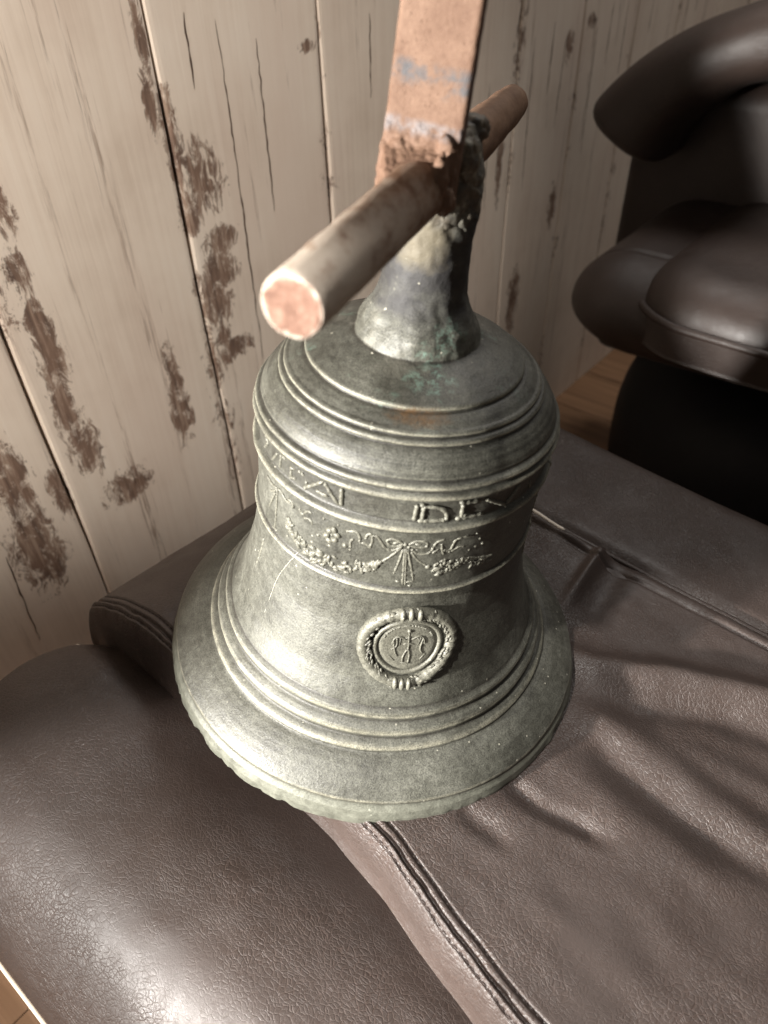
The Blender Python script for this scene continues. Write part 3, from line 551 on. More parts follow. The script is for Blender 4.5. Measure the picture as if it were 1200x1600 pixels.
REL = json.loads('''{"letters":[[[[-155.88,0.1691],[-154.15,0.16683],[-157.81,0.1612]]],[[[-149.98,0.1612],[-146.16,0.16789]],[[-143.49,0.16967],[-144.37,0.1612]],[[-142.86,0.16981],[-140.26,0.16854]]],[[[-137.61,0.168],[-137.47,0.1612]],[[-138.22,0.16716],[-135.34,0.16728]],[[-138.76,0.1612],[-134.74,0.16325]]],[[[-132.08,0.16916],[-130.69,0.16721]],[[-129.55,0.16616],[-129.64,0.1612]],[[-133.8,0.16902],[-131.7,0.16759]]],[[[-130.68,0.1612],[-122.26,0.1702]],[[-121.97,0.17001],[-115.86,0.1612]],[[-125.23,0.16388],[-119.99,0.16342]]],[[[-115.15,0.1707],[-114.89,0.1612]]],[[[-88.86,0.16974],[-89.13,0.1612]],[[-86.5,0.16874],[-86.39,0.1612]],[[-86.73,0.16874],[-81.75,0.16881],[-78.78,0.16651],[-77.56,0.16292],[-78.05,0.1612],[-79.97,0.1612],[-86.22,0.1612]],[[-88.0,0.16957],[-85.66,0.16965]],[[-87.9,0.1612],[-84.01,0.1612]]],[[[-72.48,0.16917],[-72.28,0.1612]],[[-74.02,0.16988],[-66.52,0.16922]],[[-74.46,0.1612],[-71.19,0.1612],[-63.44,0.1612]],[[-72.42,0.16269],[-69.78,0.16277]]],[[[-63.65,0.16896],[-53.41,0.1612]],[[-47.36,0.16895],[-53.17,0.1612]]],[[[-39.55,0.16574],[-38.56,0.1612]]]],"ribbonL":[[[-111.99,0.14893],[-108.75,0.15066],[-107.31,0.14954],[-106.72,0.14657],[-107.01,0.14481]],[[-109.94,0.14057],[-110.25,0.14413],[-109.22,0.14585]],[[-106.86,0.14488],[-104.6,0.14498],[-102.49,0.14329]],[[-104.79,0.14775],[-104.47,0.15029],[-103.09,0.15159],[-102.41,0.14902],[-102.42,0.14577],[-103.49,0.14334]],[[-102.53,0.15059],[-100.56,0.15042],[-99.13,0.14761],[-97.68,0.14472],[-95.39,0.14359],[-93.31,0.1448],[-91.62,0.14749]],[[-91.42,0.14792],[-93.82,0.15041],[-96.68,0.15024],[-97.5,0.14844],[-95.87,0.14637],[-93.45,0.14641],[-91.64,0.14765]],[[-95.28,0.14788],[-92.74,0.14912]],[[-98.92,0.1356],[-96.66,0.1383],[-94.05,0.14219],[-91.78,0.14665]]],"ribbonR":[[[-88.36,0.14536],[-86.14,0.14294],[-83.6,0.14231],[-81.24,0.14356],[-80.63,0.14681],[-79.71,0.14956],[-77.04,0.15038]],[[-80.88,0.14269],[-78.41,0.14528]],[[-77.75,0.14806],[-77.26,0.14426],[-76.28,0.14156]],[[-76.73,0.14416],[-73.97,0.14314],[-73.42,0.14675],[-72.75,0.14945],[-70.21,0.15035],[-66.23,0.14979]],[[-74.67,0.14247],[-72.43,0.14357],[-71.03,0.14509],[-68.45,0.1444]],[[-89.57,0.14773],[-87.38,0.15005],[-83.98,0.15006],[-82.68,0.14821],[-83.57,0.14645],[-86.52,0.14649],[-89.3,0.14751]],[[-87.44,0.14827],[-84.76,0.14829]],[[-88.19,0.14372],[-86.33,0.14001],[-84.05,0.13743],[-81.82,0.13557]]],"tassel":[[[-91.25,0.14511],[-92.21,0.13704],[-93.38,0.12952]],[[-90.67,0.14518],[-90.09,0.13299],[-89.53,0.1228]],[[-90.19,0.14522],[-89.35,0.13305],[-88.51,0.1228]],[[-89.67,0.14486],[-87.62,0.13573],[-85.78,0.12612]],[[-92.42,0.1255],[-89.85,0.12508]],[[-88.84,0.12515],[-85.53,0.12567]],[[-91.32,0.1228],[-89.85,0.1228]],[[-87.73,0.1228],[-86.0,0.1228]]],"tasselL":[[[-145.25,0.14925],[-146.07,0.13532],[-147.19,0.1228]],[[-149.59,0.1228],[-145.22,0.12332]],[[-154.16,0.14915],[-150.2,0.14797],[-145.25,0.14925]],[[-145.25,0.14925],[-148.46,0.14471],[-151.52,0.14267]],[[-144.76,0.15009],[-141.49,0.14937],[-140.16,0.14731],[-135.57,0.14798]],[[-138.51,0.14953],[-135.59,0.14917],[-135.31,0.14618]],[[-132.11,0.14959],[-131.47,0.14647],[-129.66,0.14749]],[[-129.67,0.14788],[-128.1,0.15066],[-126.07,0.1504]],[[-129.93,0.14526],[-126.7,0.14689],[-125.66,0.14401]],[[-146.81,0.14542],[-152.33,0.13179]]],"dotsL":[[-123.05,0.14012,2.82],[-115.27,0.15076,1.95],[-121.11,0.15078,2.17],[-112.06,0.14073,3.9]],"dotsR":[[-63.44,0.14221,1.95],[-60.66,0.14274,2.17],[-62.42,0.14653,1.95],[-63.77,0.14236,2.17],[-66.26,0.14147,2.38],[-64.29,0.15023,1.73],[-86.36,0.14502,1.3]],"flower":[[-115.36,0.14507,5.2],[-116.23,0.14171,5.2],[-118.31,0.14043,5.2],[-119.49,0.14254,5.2],[-118.56,0.14596,5.2],[-116.5,0.14721,5.2],[-117.39,0.14386,2.17]],"swag":[[-136.12,0.13115,3.9],[-135.62,0.13265,2.8],[-109.86,0.12895,3.73],[-122.02,0.12496,4.87],[-128.25,0.1267,3.14],[-137.14,0.13806,3.2],[-102.67,0.13185,4.39],[-136.82,0.13616,2.62],[-111.66,0.13036,4.02],[-127.43,0.12651,2.95],[-104.92,0.12903,4.52],[-121.68,0.12399,2.65],[-104.56,0.13072,2.76],[-110.9,0.12453,3.1],[-116.78,0.12554,2.89],[-132.05,0.12887,3.86],[-101.83,0.13082,2.82],[-100.02,0.13385,4.91],[-106.73,0.13266,3.34],[-136.25,0.13399,4.62],[-134.9,0.13122,4.59],[-100.04,0.13554,3.8],[-111.08,0.12604,3.34],[-115.01,0.12544,3.74],[-117.55,0.12632,2.71],[-119.98,0.12421,3.41],[-137.39,0.13714,4.31],[-124.25,0.12336,3.41],[-126.19,0.12729,2.63],[-116.38,0.12668,4.32],[-100.38,0.13267,4.5],[-105.96,0.12988,3.27],[-129.5,0.12972,3.99],[-116.56,0.12665,3.4],[-111.22,0.13022,3.72],[-123.1,0.12883,2.9],[-101.63,0.13448,3.11],[-126.84,0.1267,4.82],[-134.7,0.13041,4.68],[-99.22,0.13535,4.67],[-136.44,0.13601,4.38],[-101.2,0.13532,2.55],[-122.26,0.12991,4.12],[-123.84,0.12489,3.19],[-124.27,0.12773,4.42],[-119.33,0.1267,4.65],[-115.76,0.13166,3.27],[-107.39,0.12868,4.11],[-103.12,0.13111,3.85],[-112.32,0.12589,3.98],[-107.25,0.13264,3.78],[-103.87,0.13004,3.4],[-125.16,0.13127,4.64],[-102.96,0.13359,2.68],[-102.86,0.1329,3.38],[-113.0,0.1272,4.1],[-110.44,0.12526,3.51],[-122.01,0.12896,4.69],[-131.43,0.13176,3.99],[-102.08,0.13393,4.01],[-103.09,0.13201,4.24],[-109.03,0.12736,4.12],[-125.31,0.12695,4.2],[-119.16,0.12704,4.78],[-133.13,0.13267,4.6],[-99.61,0.13608,2.9],[-114.84,0.124,2.93],[-103.22,0.12955,4.47],[-101.98,0.13162,3.84],[-132.16,0.12693,4.75],[-137.11,0.13669,2.74],[-133.46,0.12888,3.74],[-124.21,0.12433,4.33],[-136.69,0.13175,3.67],[-111.87,0.12656,4.29],[-118.0,0.12911,4.97],[-137.31,0.13457,2.99],[-136.84,0.1352,3.58],[-121.6,0.13101,4.84],[-136.07,0.13604,4.27],[-137.91,0.13548,4.02],[-106.71,0.13001,3.98],[-136.65,0.13621,3.02],[-130.87,0.13258,3.02],[-128.25,0.1255,3.92],[-102.13,0.13307,3.23],[-135.12,0.13058,4.28],[-128.39,0.12515,4.88],[-136.41,0.13117,3.67],[-122.15,0.12487,2.57],[-99.88,0.13463,3.6],[-129.03,0.13057,3.77],[-102.13,0.13026,2.85],[-103.62,0.13291,4.26],[-128.8,0.13053,4.45],[-138.09,0.13297,4.42],[-125.5,0.12351,4.43],[-111.91,0.12734,4.93],[-119.37,0.1299,3.93],[-108.92,0.12659,3.15],[-125.44,0.12794,3.08],[-105.65,0.13196,4.24],[-123.91,0.1228,4.71],[-131.96,0.12854,3.88],[-125.69,0.12606,4.5],[-130.2,0.13205,2.55],[-137.07,0.13239,3.35],[-119.84,0.1292,2.5],[-131.84,0.13181,3.48],[-128.93,0.127,3.38]],"swagR":[[[-69.81,0.13426],[-68.48,0.13518],[-66.98,0.13518]],[[-59.54,0.12981],[-58.21,0.12915],[-57.12,0.12988]],[[-72.32,0.13137],[-70.77,0.13131],[-69.37,0.13233]],[[-62.26,0.13211],[-60.86,0.13202],[-59.69,0.13328]],[[-76.3,0.13087],[-75.39,0.13133],[-74.4,0.13121]],[[-64.83,0.13265],[-63.88,0.13346],[-62.66,0.13279]],[[-73.5,0.13569],[-72.75,0.13711],[-71.67,0.13628]],[[-79.37,0.13217],[-77.83,0.1329],[-76.32,0.13389]],[[-66.78,0.13567],[-65.49,0.13666],[-63.79,0.13549]],[[-60.69,0.13101],[-59.55,0.13287],[-57.86,0.132]],[[-72.71,0.13335],[-71.73,0.1341],[-70.52,0.13338]],[[-79.1,0.13182],[-78.31,0.13354],[-77.33,0.1337]],[[-59.02,0.13242],[-57.59,0.13302],[-55.79,0.13203]],[[-63.36,0.13499],[-61.86,0.1343],[-60.41,0.13409]],[[-63.9,0.13054],[-61.79,0.12989],[-59.55,0.12892]],[[-60.77,0.13234],[-59.62,0.13395],[-58.0,0.13333]],[[-77.44,0.13286],[-76.47,0.13344],[-75.41,0.13334]],[[-74.92,0.131],[-73.77,0.13168],[-72.46,0.13125]],[[-75.47,0.13657],[-73.67,0.13615],[-71.97,0.13656]],[[-70.78,0.13688],[-69.0,0.13597],[-67.38,0.13629]],[[-58.19,0.13157],[-56.26,0.13257],[-53.88,0.13176]],[[-79.68,0.13131],[-78.84,0.13235],[-77.77,0.13147]],[[-73.84,0.13161],[-72.65,0.13306],[-71.29,0.13336]],[[-58.04,0.13172],[-56.1,0.13232],[-53.85,0.13178]],[[-69.78,0.13403],[-68.25,0.13409],[-66.62,0.13378]],[[-66.63,0.13454],[-65.54,0.13528],[-64.11,0.13415]],[[-60.35,0.13057],[-58.39,0.12991],[-56.61,0.13048]],[[-60.58,0.13245],[-58.81,0.13261],[-56.61,0.13096]],[[-76.97,0.12933],[-75.62,0.13052],[-74.1,0.1305]],[[-75.72,0.13327],[-74.74,0.13347],[-73.79,0.13396]],[[-77.14,0.13373],[-76.17,0.13372],[-75.2,0.13381]],[[-57.25,0.13031],[-55.36,0.12917],[-53.61,0.12901]],[[-71.56,0.1325],[-70.08,0.13378],[-68.27,0.13301]],[[-62.03,0.13079],[-60.54,0.13046],[-59.18,0.13096]],[[-68.37,0.13637],[-66.98,0.13647],[-65.47,0.13606]],[[-77.22,0.13698],[-76.09,0.13785],[-74.85,0.138]],[[-77.9,0.13294],[-76.76,0.13313],[-75.59,0.13311]],[[-66.17,0.1345],[-64.46,0.13433],[-62.97,0.13556]],[[-76.23,0.13488],[-74.95,0.13583],[-73.55,0.13593]],[[-79.14,0.13446],[-78.32,0.13612],[-77.33,0.13652]]],"knot":[[-90.8,0.14802,3.68],[-89.43,0.14636,3.25],[-81.33,0.13483,4.33]],"ros":[[-101.03,0.13367,8.23],[-98.8,0.13589,4.77]],"seamridge":[[[-168.74,0.093],[-163.75,0.10186],[-158.11,0.10171],[-159.81,0.09327],[-160.38,0.08153],[-160.61,0.07],[-160.59,0.06548]]]}''')
def relief(shape, line, r, sink=.35, it=1):
    if len(line) < 2: return
    P = smooth_line(line, it); Q = []
    for a, b in zip(P, P[1:]):
        L = math.hypot(R(a[0] - b[0]) * .07, a[1] - b[1]); n = max(1, int(L / .0009)); Q += [a + (b - a) * i / n for i in range(n)]
    Q.append(P[-1])
    shape.tube([onbell(t, h, -r * sink + .00012 * math.sin(i * 2.1)) for i, (t, h) in enumerate(Q)], [r * (1 + .16 * math.sin(i * 1.7)) for i in range(len(Q))], 7)
def bead(shape, t, h, r, hz=.6, jit=.12, seed=0, ar=1):
    p, et, tz, n = frame(t, h); a = random.Random(seed).uniform(0, 3.14)
    X = et * math.cos(a) + tz * math.sin(a); Y = -et * math.sin(a) + tz * math.cos(a)
    shape.blob(p, r * ar, r / ar, r * hz, X, Y, n, 8, 5, jit, seed)
LW = [.0008, .0008, .0008, .0008, .0010, .0011, .0010, .0010, .0009, .0007]
for g, w in zip(REL['letters'], LW):
    s = Shape()
    for l in g:
        relief(s, l, w, .05, 0 if len(l) < 4 else 2)
    s.build('letter', M_relief, bell)
PXM = .0003
for key, nm in (('ribbonL', 'ribbon_bow'), ('ribbonR', 'ribbon_bow')):
    s = Shape()
    for l in REL[key]: relief(s, l, .00068, .2, 2)
    s.build(nm, M_relief, bell)
for key in ('tassel', 'tasselL'):
    s = Shape()
    for l in REL[key]: relief(s, l, .00066, .15, 1)
    if key == 'tassel':
        for k, (t, h, r) in enumerate(REL['knot']): bead(s, t, h, r * PXM, .8, .15, k)
    s.build('tassel', M_relief, bell)
s = Shape()
for k, (t, h, r) in enumerate(REL['swag']): bead(s, t, h, r * PXM * 1.2, .7, .2, k, 1.45)
for k, (t, h, r) in enumerate(REL['ros']): bead(s, t, h, r * PXM * .8, .7, .2, k + 300)
for k in range(9):
    t, h, r = REL['ros'][0]; a = k * .7; relief(s, [(t, h), (t + 1.6 * math.cos(a), h + .0036 * math.sin(a) - .001)], .00055, .0, 0)
s.build('garland', M_relief, bell)
s = Shape()
for k, l in enumerate(REL['swagR']): relief(s, l, .00085, .1, 2)
for k, l in enumerate(REL['swagR'][::2]):
    if l: bead(s, l[0][0], l[0][1], .0014, .7, .3, k, 1.5)
s.build('garland', M_relief, bell)
s = Shape()
for k, (t, h, r) in enumerate(REL['flower']): bead(s, t, h, r * PXM * 1.15, .75, .1, k, 1.2)
s.build('flower', M_relief, bell)
for k, (t, h, r) in enumerate(REL['dotsL'][:]):
    s = Shape(); bead(s, t, h, r * PXM * 1.15, .7, .1, k); s.build('berry', M_relief, bell)
s = Shape()
for k, (t, h, r) in enumerate(REL['dotsR'][:4]): bead(s, t, h, r * PXM * 1.25, .7, .1, k)
s.build('flower', M_relief, bell)
for k, (t, h, r) in enumerate(REL['dotsR'][4:]):
    s = Shape(); bead(s, t, h, r * PXM * 1.15, .7, .1, k); s.build('berry', M_relief, bell)
# casting seam on the left flank, and its fainter twin on the right
s = Shape()
relief(s, [(-156.4, .108), (-157.0, .1015), (-158.6, .094), (-159.2, .083), (-158.6, .073)], .0009, .35, 1)
s.build('casting_seam', M_relief, bell); s = Shape()
relief(s, [(-16, .171), (-16.5, .150), (-17, .122), (-17.5, .100)], .0011, .3, 1)
s.build('casting_seam', M_relief, bell)
# oval seal with wreath
T0, HC = -84.4, .0862
def seal(x, y, off=0):
    h = HC + y * .985; return onbell(T0 + math.degrees(x / rad(h)), h, off)
def ring(shape, r, minor, off, n=120, wob=0, a0=0, a1=2 * math.pi, seed=1):
    pts = []; rr = []
    for i in range(n + 1):
        a = a0 + (a1 - a0) * i / n; q = r * (1 + .02 * math.sin(a * 2 + 1)); pts.append(seal(q * math.cos(a), q * math.sin(a) * 1.02, off)); rr.append(minor * (1 + wob * noise.noise(Vector((a * 9, seed, 0)))))
    shape.tube(pts, rr, 10, False)
med = Shape(); nr, na = 8, 64; v = [seal(0, 0, .0009)]; f = []
for i in range(1, nr + 1):
    for k in range(na):
        a = 2 * math.pi * k / na; r = .0152 * i / nr; v.append(seal(r * math.cos(a), r * math.sin(a), .0009 if i < nr else -.0006))
for k in range(na): f.append((0, 1 + k, 1 + (k + 1) % na))
for i in range(nr - 1):
    for k in range(na): a = 1 + i * na + k; b = 1 + i * na + (k + 1) % na; f.append((a, a + na, b + na, b))
med.add(v, f); seal_o = med.build('medallion', M_relief, bell)
s = Shape(); ring(s, .0152, .00125, .0006); s.build('rim', M_relief, seal_o)
s = Shape(); ring(s, .0208, .0030, .0008, 160, .22)
rnd = random.Random(9)
for i in range(150):
    a = rnd.uniform(0, 6.283); r = .0208 + rnd.uniform(-.0030, .0030); q = seal(r * math.cos(a), r * math.sin(a)); up = .0040 * math.sqrt(max(.05, 1 - ((r - .0208) / .0038) ** 2))
    p, et, tz, n = frame(T0, HC); tang = (-et * math.sin(a) + tz * math.cos(a)); rd = et * math.cos(a) + tz * math.sin(a); ang = rnd.uniform(.3, .7)
    X = tang * math.cos(ang) + rd * math.sin(ang); Y = rd * math.cos(ang) - tang * math.sin(ang)
    s.blob(q + n * (up * .72), .0017, .00062, .0009, X, Y, n, 6, 4, .1, i)
for a0 in (-1.66, -1.50, -1.82, 1.40, 1.60, 1.79):
    q = seal(.0207 * math.cos(a0), .0207 * math.sin(a0)); p, et, tz, n = frame(T0, HC)
    s.blob(q + n * .0026, .0016, .0036, .0024, et, tz, n, 10, 6)
s.build('wreath', M_relief, seal_o)
s = Shape()
FIG = [[(0, .0085), (0, .0055)], [(-.0015, .005), (.0015, .005)], [(0, .006), (.0004, -.001), (-.0002, -.003)], [(-.0012, .004), (-.0046, .0062), (-.0070, .0046), (-.0075, .001)], [(.0014, .004), (.0050, .0062), (.0074, .0042), (.0078, .0008)],
       [(-.0070, .0040), (-.0062, -.0030), (-.0048, -.0060)], [(-.0055, .0050), (-.0050, .0000), (-.0078, -.0020)], [(-.0038, .0050), (-.0040, .0005)], [(.0070, .0040), (.0056, -.0020), (.0072, -.0050)], [(.0058, .005), (.0046, .0005)], [(.0040, .005), (.0074, -.001)],
       [(-.0003, -.002), (-.0022, -.0062), (-.0020, -.0096)], [(.0004, -.002), (.0012, -.0060), (.0006, -.0100)], [(-.0030, -.0098), (.0018, -.0102)], [(-.0022, .0012), (-.0008, .0018), (.0010, .0016), (.0024, .0008)], [(-.0085, -.0060), (-.006, -.0085)], [(.0060, -.0085), (.0086, -.0055)]]
for l in FIG:
    P = smooth_line(l, 2) if len(l) > 2 else [np.array(q) for q in l]
    s.tube([seal(x, y, .0011) for x, y in P], .00040, 6)
p, et, tz, n = frame(T0, HC); s.blob(seal(0, .0092, .0011), .0011, .0012, .0009, et, tz, n)
for i in range(34):
    a = rnd.uniform(.35, 2.8); s.blob(seal(.0124 * math.cos(a), .0124 * math.sin(a), .0008), .0006, .0005, .0005, et, tz, n, 6, 4, .2, i)
s.build('winged_figure', M_relief, seal_o)

# iron bar through the stump, and the flat strap welded on it
ER = Vector((.365, .931, 0)); EW = Vector((.931, -.365, 0)); HR = .276
def bar():
    N, v, f = 40, [], []; X, Z = EW, Vector((0, 0, 1)); rows = []
    L0, L1 = -.1275, .1275
    prof = [(L0, .0084), (L0 + .0006, .0089)] + [(L0 + .0006 + (L1 - L0 - .005) * i / 90, None) for i in range(1, 91)] + [(L1 - .0030, .0076), (L1 - .0014, .0068), (L1 - .0004, .0052), (L1, .0030), (L1 + .0001, .0002)]
    for s_, r in prof:
        if r is None: r = .0101 - (.0012 if s_ < 0 else .0020) * (abs(s_) / .127) ** 2
        for k in range(N):
            a = 2 * math.pi * k / N; q = ER * s_ + X * (math.cos(a)) + Z * math.sin(a)
            rr = r + .00050 * noise.noise(Vector((s_ * 60, math.cos(a) * 1.6, math.sin(a) * 1.6))) + .00012 * noise.noise(Vector((s_ * 320, math.cos(a) * 5, math.sin(a) * 5)))
            v.append(ER * s_ + X * (rr * math.cos(a)) + Z * (HR + rr * math.sin(a)))
    for i in range(len(prof) - 1):
        for k in range(N): a = i * N + k; b = i * N + (k + 1) % N; f.append((a, b, b + N, a + N))
    return v, f, N
v, f, N = bar(); rod = obj('crossbar', v, f, M_rod, bell)
ev = [Vector(q) for q in v[:N]]; c = sum(ev, Vector()) / N; vv = [c - ER * .0002]; ff = []
for j in (1, 2, 3, 4):
    for k in range(N): q = c.lerp(ev[k], j / 4); vv.append(q - ER * (.0002 + .0002 * noise.noise(q * 300)) * (1 if j < 4 else 0))
for k in range(N): ff.append((0, 1 + (k + 1) % N, 1 + k))
for j in range(3):
    for k in range(N): a = 1 + j * N + k; b = 1 + j * N + (k + 1) % N; ff.append((a, b, b + N, a + N))
obj('end_face', vv, ff, M_rodend, rod)
def strap():
    v = []; f = []; th = .0058; s0 = -.0205; rows = 90; cols = 26
    ring_ = []
    for i in range(rows + 1):
        h = .2695 + (.43 - .2695) * (i / rows) ** 1.25
        lean = .045 * (h - .285); wl_, wr = -.0168 + lean * 1.0, .0113 + lean * .1
        if h < .284: wl_ -= .0004 * (1 + math.sin(h * 900))
        row = []
        prof = []
        for j in range(cols + 1): prof.append((wl_ + (wr - wl_) * j / cols, 0))
        for j in range(1, 5): prof.append((wr, th * j / 4))
        for j in range(1, 9): prof.append((wr + (wl_ - wr) * j / 8, th))
        for j in range(1, 4): prof.append((wl_, th - th * j / 4))
        for w, d in prof:
            q = EW * w + ER * (s0 + d) + Vector((0, 0, h))
            k = max(0, min(1, (.292 - h) / .010)); n1 = noise.noise(q * 150); n2 = noise.noise(q * 420)
            if d == 0: q -= ER * ((.00010 + k * .0009) * n1 + (.00006 + k * .0005) * n2)
            edge = min(abs(w - wl_), abs(w - wr))
            if edge < .0006 and d in (0, th): q += ER * (.0005 if d == 0 else -.0005)
            q += EW * (.00018 * noise.noise(Vector((h * 260, w * 30, 0))))
            row.append(len(v)); v.append(q)
        ring_.append(row)
    n = len(ring_[0])
    for a, b in zip(ring_, ring_[1:]):
        for k in range(n): f.append((a[k], a[(k + 1) % n], b[(k + 1) % n], b[k]))
    f.append(tuple(ring_[0])[::-1]); f.append(tuple(ring_[-1]))
    return v, f
obj('strap', *strap(), M_strap, bell)
def lump(shape, w, s_, h, rw, rs, rh, tilt=0, seed=0, amp=.18):
    n, mr = 22, 14; v = []; f = []; c = EW * w + ER * s_ + Vector((0, 0, h))
    Wt = EW * math.cos(tilt) + Vector((0, 0, 1)) * math.sin(tilt); Ht = -EW * math.sin(tilt) + Vector((0, 0, 1)) * math.cos(tilt)
    for i in range(mr + 1):
        ph = math.pi * i / mr
        for k in range(n):
            a = 2 * math.pi * k / n; d = Vector((math.sin(ph) * math.cos(a), math.sin(ph) * math.sin(a), math.cos(ph)))
            j = 1 + amp * noise.noise(d * 2.2 + Vector((seed, 0, 0))) + amp * .6 * noise.noise(d * 6 + Vector((0, seed, 0)))
            v.append(c + Wt * (rw * d.x * j) + ER * (rs * d.y * j) + Ht * (rh * d.z * j))
    for i in range(mr):
        for k in range(n): a = i * n + k; b = i * n + (k + 1) % n; f.append((a, a + n, b + n, b))
    shape.add(v, f)
def melt(o, voxel, it, amp, size):
    """fuse overlapping lumps into one surface, then roughen it"""
    r = o.modifiers.new('fuse', 'REMESH'); r.mode = 'VOXEL'; r.voxel_size = voxel; r.use_smooth_shade = True
    m = o.modifiers.new('soften', 'SMOOTH'); m.factor = .6; m.iterations = it
    tx = bpy.data.textures.new('pitting', 'CLOUDS'); tx.noise_scale = size; tx.noise_depth = 4
    d = o.modifiers.new('pitting', 'DISPLACE'); d.texture = tx; d.strength = amp; d.mid_level = .5
s = Shape(); f0 = -.0205
def wedge(pts):
    hb = bmesh.new()
    for w, d, h in pts: hb.verts.new(EW * w + ER * d + Vector((0, 0, h)))
    bmesh.ops.convex_hull(hb, input=hb.verts); hb.verts.ensure_lookup_table(); hb.verts.index_update()
    s.add([q.co.copy() for q in hb.verts], [[q.index for q in f_.verts] for f_ in hb.faces]); hb.free()
wedge([(-.0164, -.0201, .2960), (.0109, -.0201, .2975), (-.0164, -.0232, .2860), (.0110, -.0232, .2870), (-.0168, -.0250, .2760), (.0113, -.0250, .2760), (-.0168, -.0225, .2700), (.0118, -.0225, .2700), (-.0166, -.016, .2690), (.0112, -.016, .2690), (-.0160, -.016, .2950), (.0106, -.016, .2960)])
wedge([(-.0150, -.0226, .2880), (.0100, -.0226, .2890), (-.0085, -.0390, .2800), (.0060, -.0395, .2804), (-.0160, -.0240, .2720), (.0112, -.0240, .2720), (-.0090, -.0365, .2725), (.0080, -.0365, .2715)])
lump(s, .0078, -.0285, .2825, .0027, .0034, .0078, .12, 1); lump(s, .0068, -.0225, .2905, .0030, .0020, .0036, .1, 2)
lump(s, -.0095, -.0285, .2812, .0050, .0036, .0026, .35, 3); lump(s, -.0110, -.0225, .2880, .0034, .0014, .0022, .5, 6)
lump(s, -.0030, -.0370, .2795, .0050, .0032, .0034, -.1, 4, .3); lump(s, .0050, -.0370, .2760, .0040, .0036, .0050, .3, 5, .3)
lump(s, .0105, -.0260, .2740, .0030, .0040, .0050, 0, 9, .3)
wb = s.build('weld_bead', M_strap, bell); melt(wb, .0005, 7, .0015, .0030)
s = Shape()
lump(s, .0105, -.006, .2835, .0052, .0075, .0090, .1, 11, .2); lump(s, .0128, -.002, .2735, .0046, .0070, .0090, .1, 12, .2)
lump(s, .0110, -.005, .2630, .0052, .0060, .0070, 0, 13, .2); lump(s, .0090, .004, .2905, .0060, .0070, .0056, 0, 14, .2)
lump(s, .0160, -.001, .2625, .0018, .002, .0018, 0, 15, .3); lump(s, .003, -.012, .2630, .0075, .0050, .0055, 0, 16, .2)
lump(s, 0, .004, .284, .013, .012, .008, 0, 17, .2)
ml = s.build('mortar_lump', M_bronze, bell); melt(ml, .0007, 2, .0030, .0045)

# one pale fibre that lies on the bell
s = Shape(); P = smooth_line([(-131.8, .1225), (-136.5, .112), (-141.5, .0985), (-143.2, .088), (-144.2, .072)], 3)
s.tube([onbell(t, h, .0006) for t, h in P], .00007, 5)
fo = s.build('fibre', M_hair); fo.data.transform(BM); tag(fo, 'single pale hair lying on the left flank of the bell', 'hair')

# ------------------------------------------------------------------ armchair in the corner behind
am = om.copy(); arm = empty('leather_armchair', am); tag(arm, 'dark brown leather armchair standing by the plank wall at upper right', 'armchair')
def seat_top(p, q, d):
    z = .012 - edge_drop(d, .075, .062)
    z -= .006 * math.exp(-((q - .640) / .0016) ** 2 if p < -.09 else -9) * (1 if p < -.09 and q < .66 else 0)
    return H0 + z
def panel_top(p, q, d): return H0 + .012 - edge_drop(d, .055, .040) + .014
mk_pad('seat_cushion', -.205, .45, .565, .96, .075, seat_top, .33, M_leather2, arm, nx=70, ny=60, w=.08, under=.035)
mk_pad('seat_panel', -.115, .45, .545, .92, .09, lambda p, q, d: H0 + .024 - edge_drop(d, .06, .045), .36, M_leather2, arm, nx=70, ny=60, w=.06, under=.0)
s = Shape(); P = []
for i in range(60):
    a = i / 59
    if a < .3: P.append((-.117, .80 - .165 * a / .3))
    elif a < .6: t = (a - .3) / .3 * math.pi / 2; P.append((-.025 - .092 * math.cos(t), .635 - .092 * math.sin(t)))
    else: P.append((-.025 + .45 * (a - .6) / .4, .543))
s.tube([(x, y, H0 - .020) for x, y in P], .0045, 8); s.build('piping', M_leather2, arm)
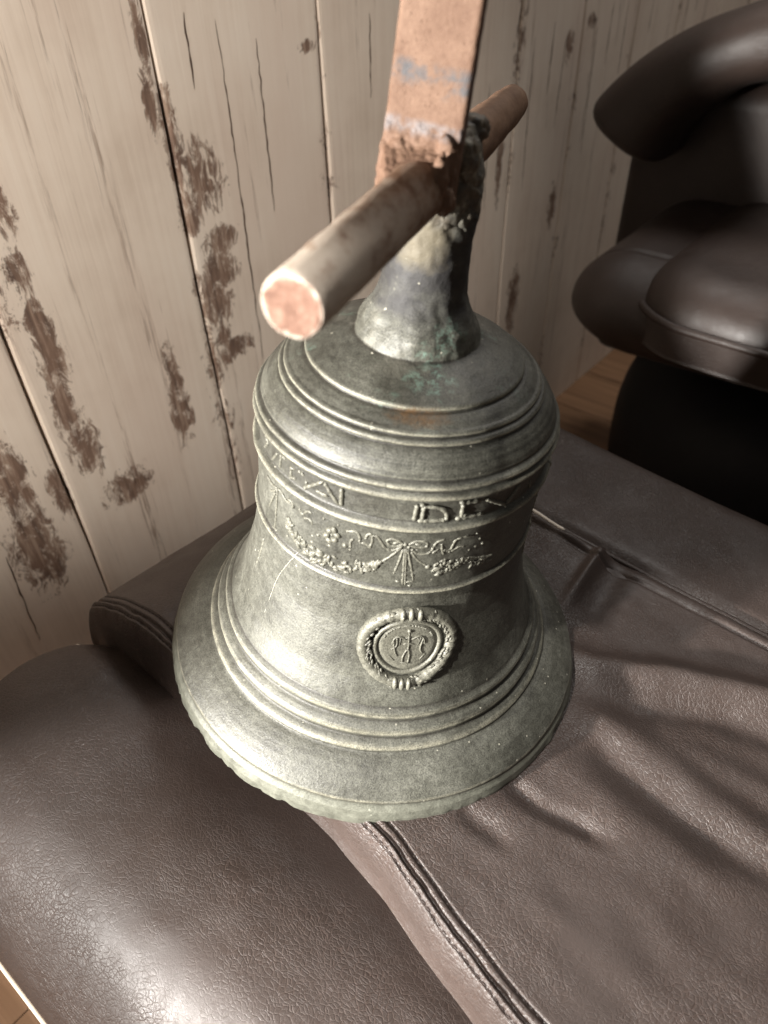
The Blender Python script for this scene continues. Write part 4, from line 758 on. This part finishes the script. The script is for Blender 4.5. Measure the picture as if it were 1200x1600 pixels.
def roll(name, pts, ry, rz, mat, n=36, rows=60):
    P = smooth_line(pts, 3); m = len(P); v = []; f = []
    for i, c in enumerate(P):
        t = P[min(i + 1, m - 1)] - P[max(i - 1, 0)]; t = Vector(t).normalized(); nrm = Vector((-t.z, 0, t.x)).normalized()
        k = i / (m - 1); e = min(1, math.sqrt(max(0, 1 - max(0, 1 - k / .16) ** 2)) + .02, math.sqrt(max(0, 1 - max(0, (k - .93) / .07) ** 2)) + .02)
        for j in range(n):
            a = 2 * math.pi * j / n; ca, sa = math.cos(a), math.sin(a); ca = math.copysign(abs(ca) ** .75, ca); sa = math.copysign(abs(sa) ** .75, sa)
            v.append(Vector(c) + nrm * (rz * e * (1.12 - .9 * min(k, .5)) * sa) + Vector((0, 1, 0)) * (ry * e * ca))
    for i in range(m - 1):
        for j in range(n): a = i * n + j; b = i * n + (j + 1) % n; f.append((a, b, b + n, a + n))
    f.append(tuple(range(n))[::-1]); f.append(tuple((m - 1) * n + j for j in range(n)))
    return obj(name, v, f, mat, arm)
roll('armrest', [(-.246, .83, H0 + .082), (-.230, .83, H0 + .112), (-.200, .83, H0 + .148), (-.155, .83, H0 + .182), (-.10, .83, H0 + .206), (-.04, .83, H0 + .220), (.05, .83, H0 + .224), (.40, .83, H0 + .22)], .085, .060, M_leather2)
mk_pad('side_panel', -.262, .42, .85, .93, .03, lambda p, q, d: H0 + min(.15, .085 + (p + .285) * .6) - edge_drop(d, .03, .03), .18, M_leather2, arm, nx=40, ny=20, w=.03, under=.0)
v, f = [], []; N = 64; prof = [(.0, .02), (.27, .02), (.285, .04), (.29, .12), (.285, .18), (.265, .225), (.225, .265), (.17, .29), (.0, .30)]
prof = [tuple(q) for q in smooth_line(prof, 2)]
for r, h in prof:
    for k in range(N): a = 2 * math.pi * k / N; v.append((.10 + r * math.cos(a), .865 + r * math.sin(a), h))
for i in range(len(prof) - 1):
    for k in range(N): a = i * N + k; b = i * N + (k + 1) % N; f.append((a, b, b + N, a + N))
obj('base', v, f, M_black, arm)
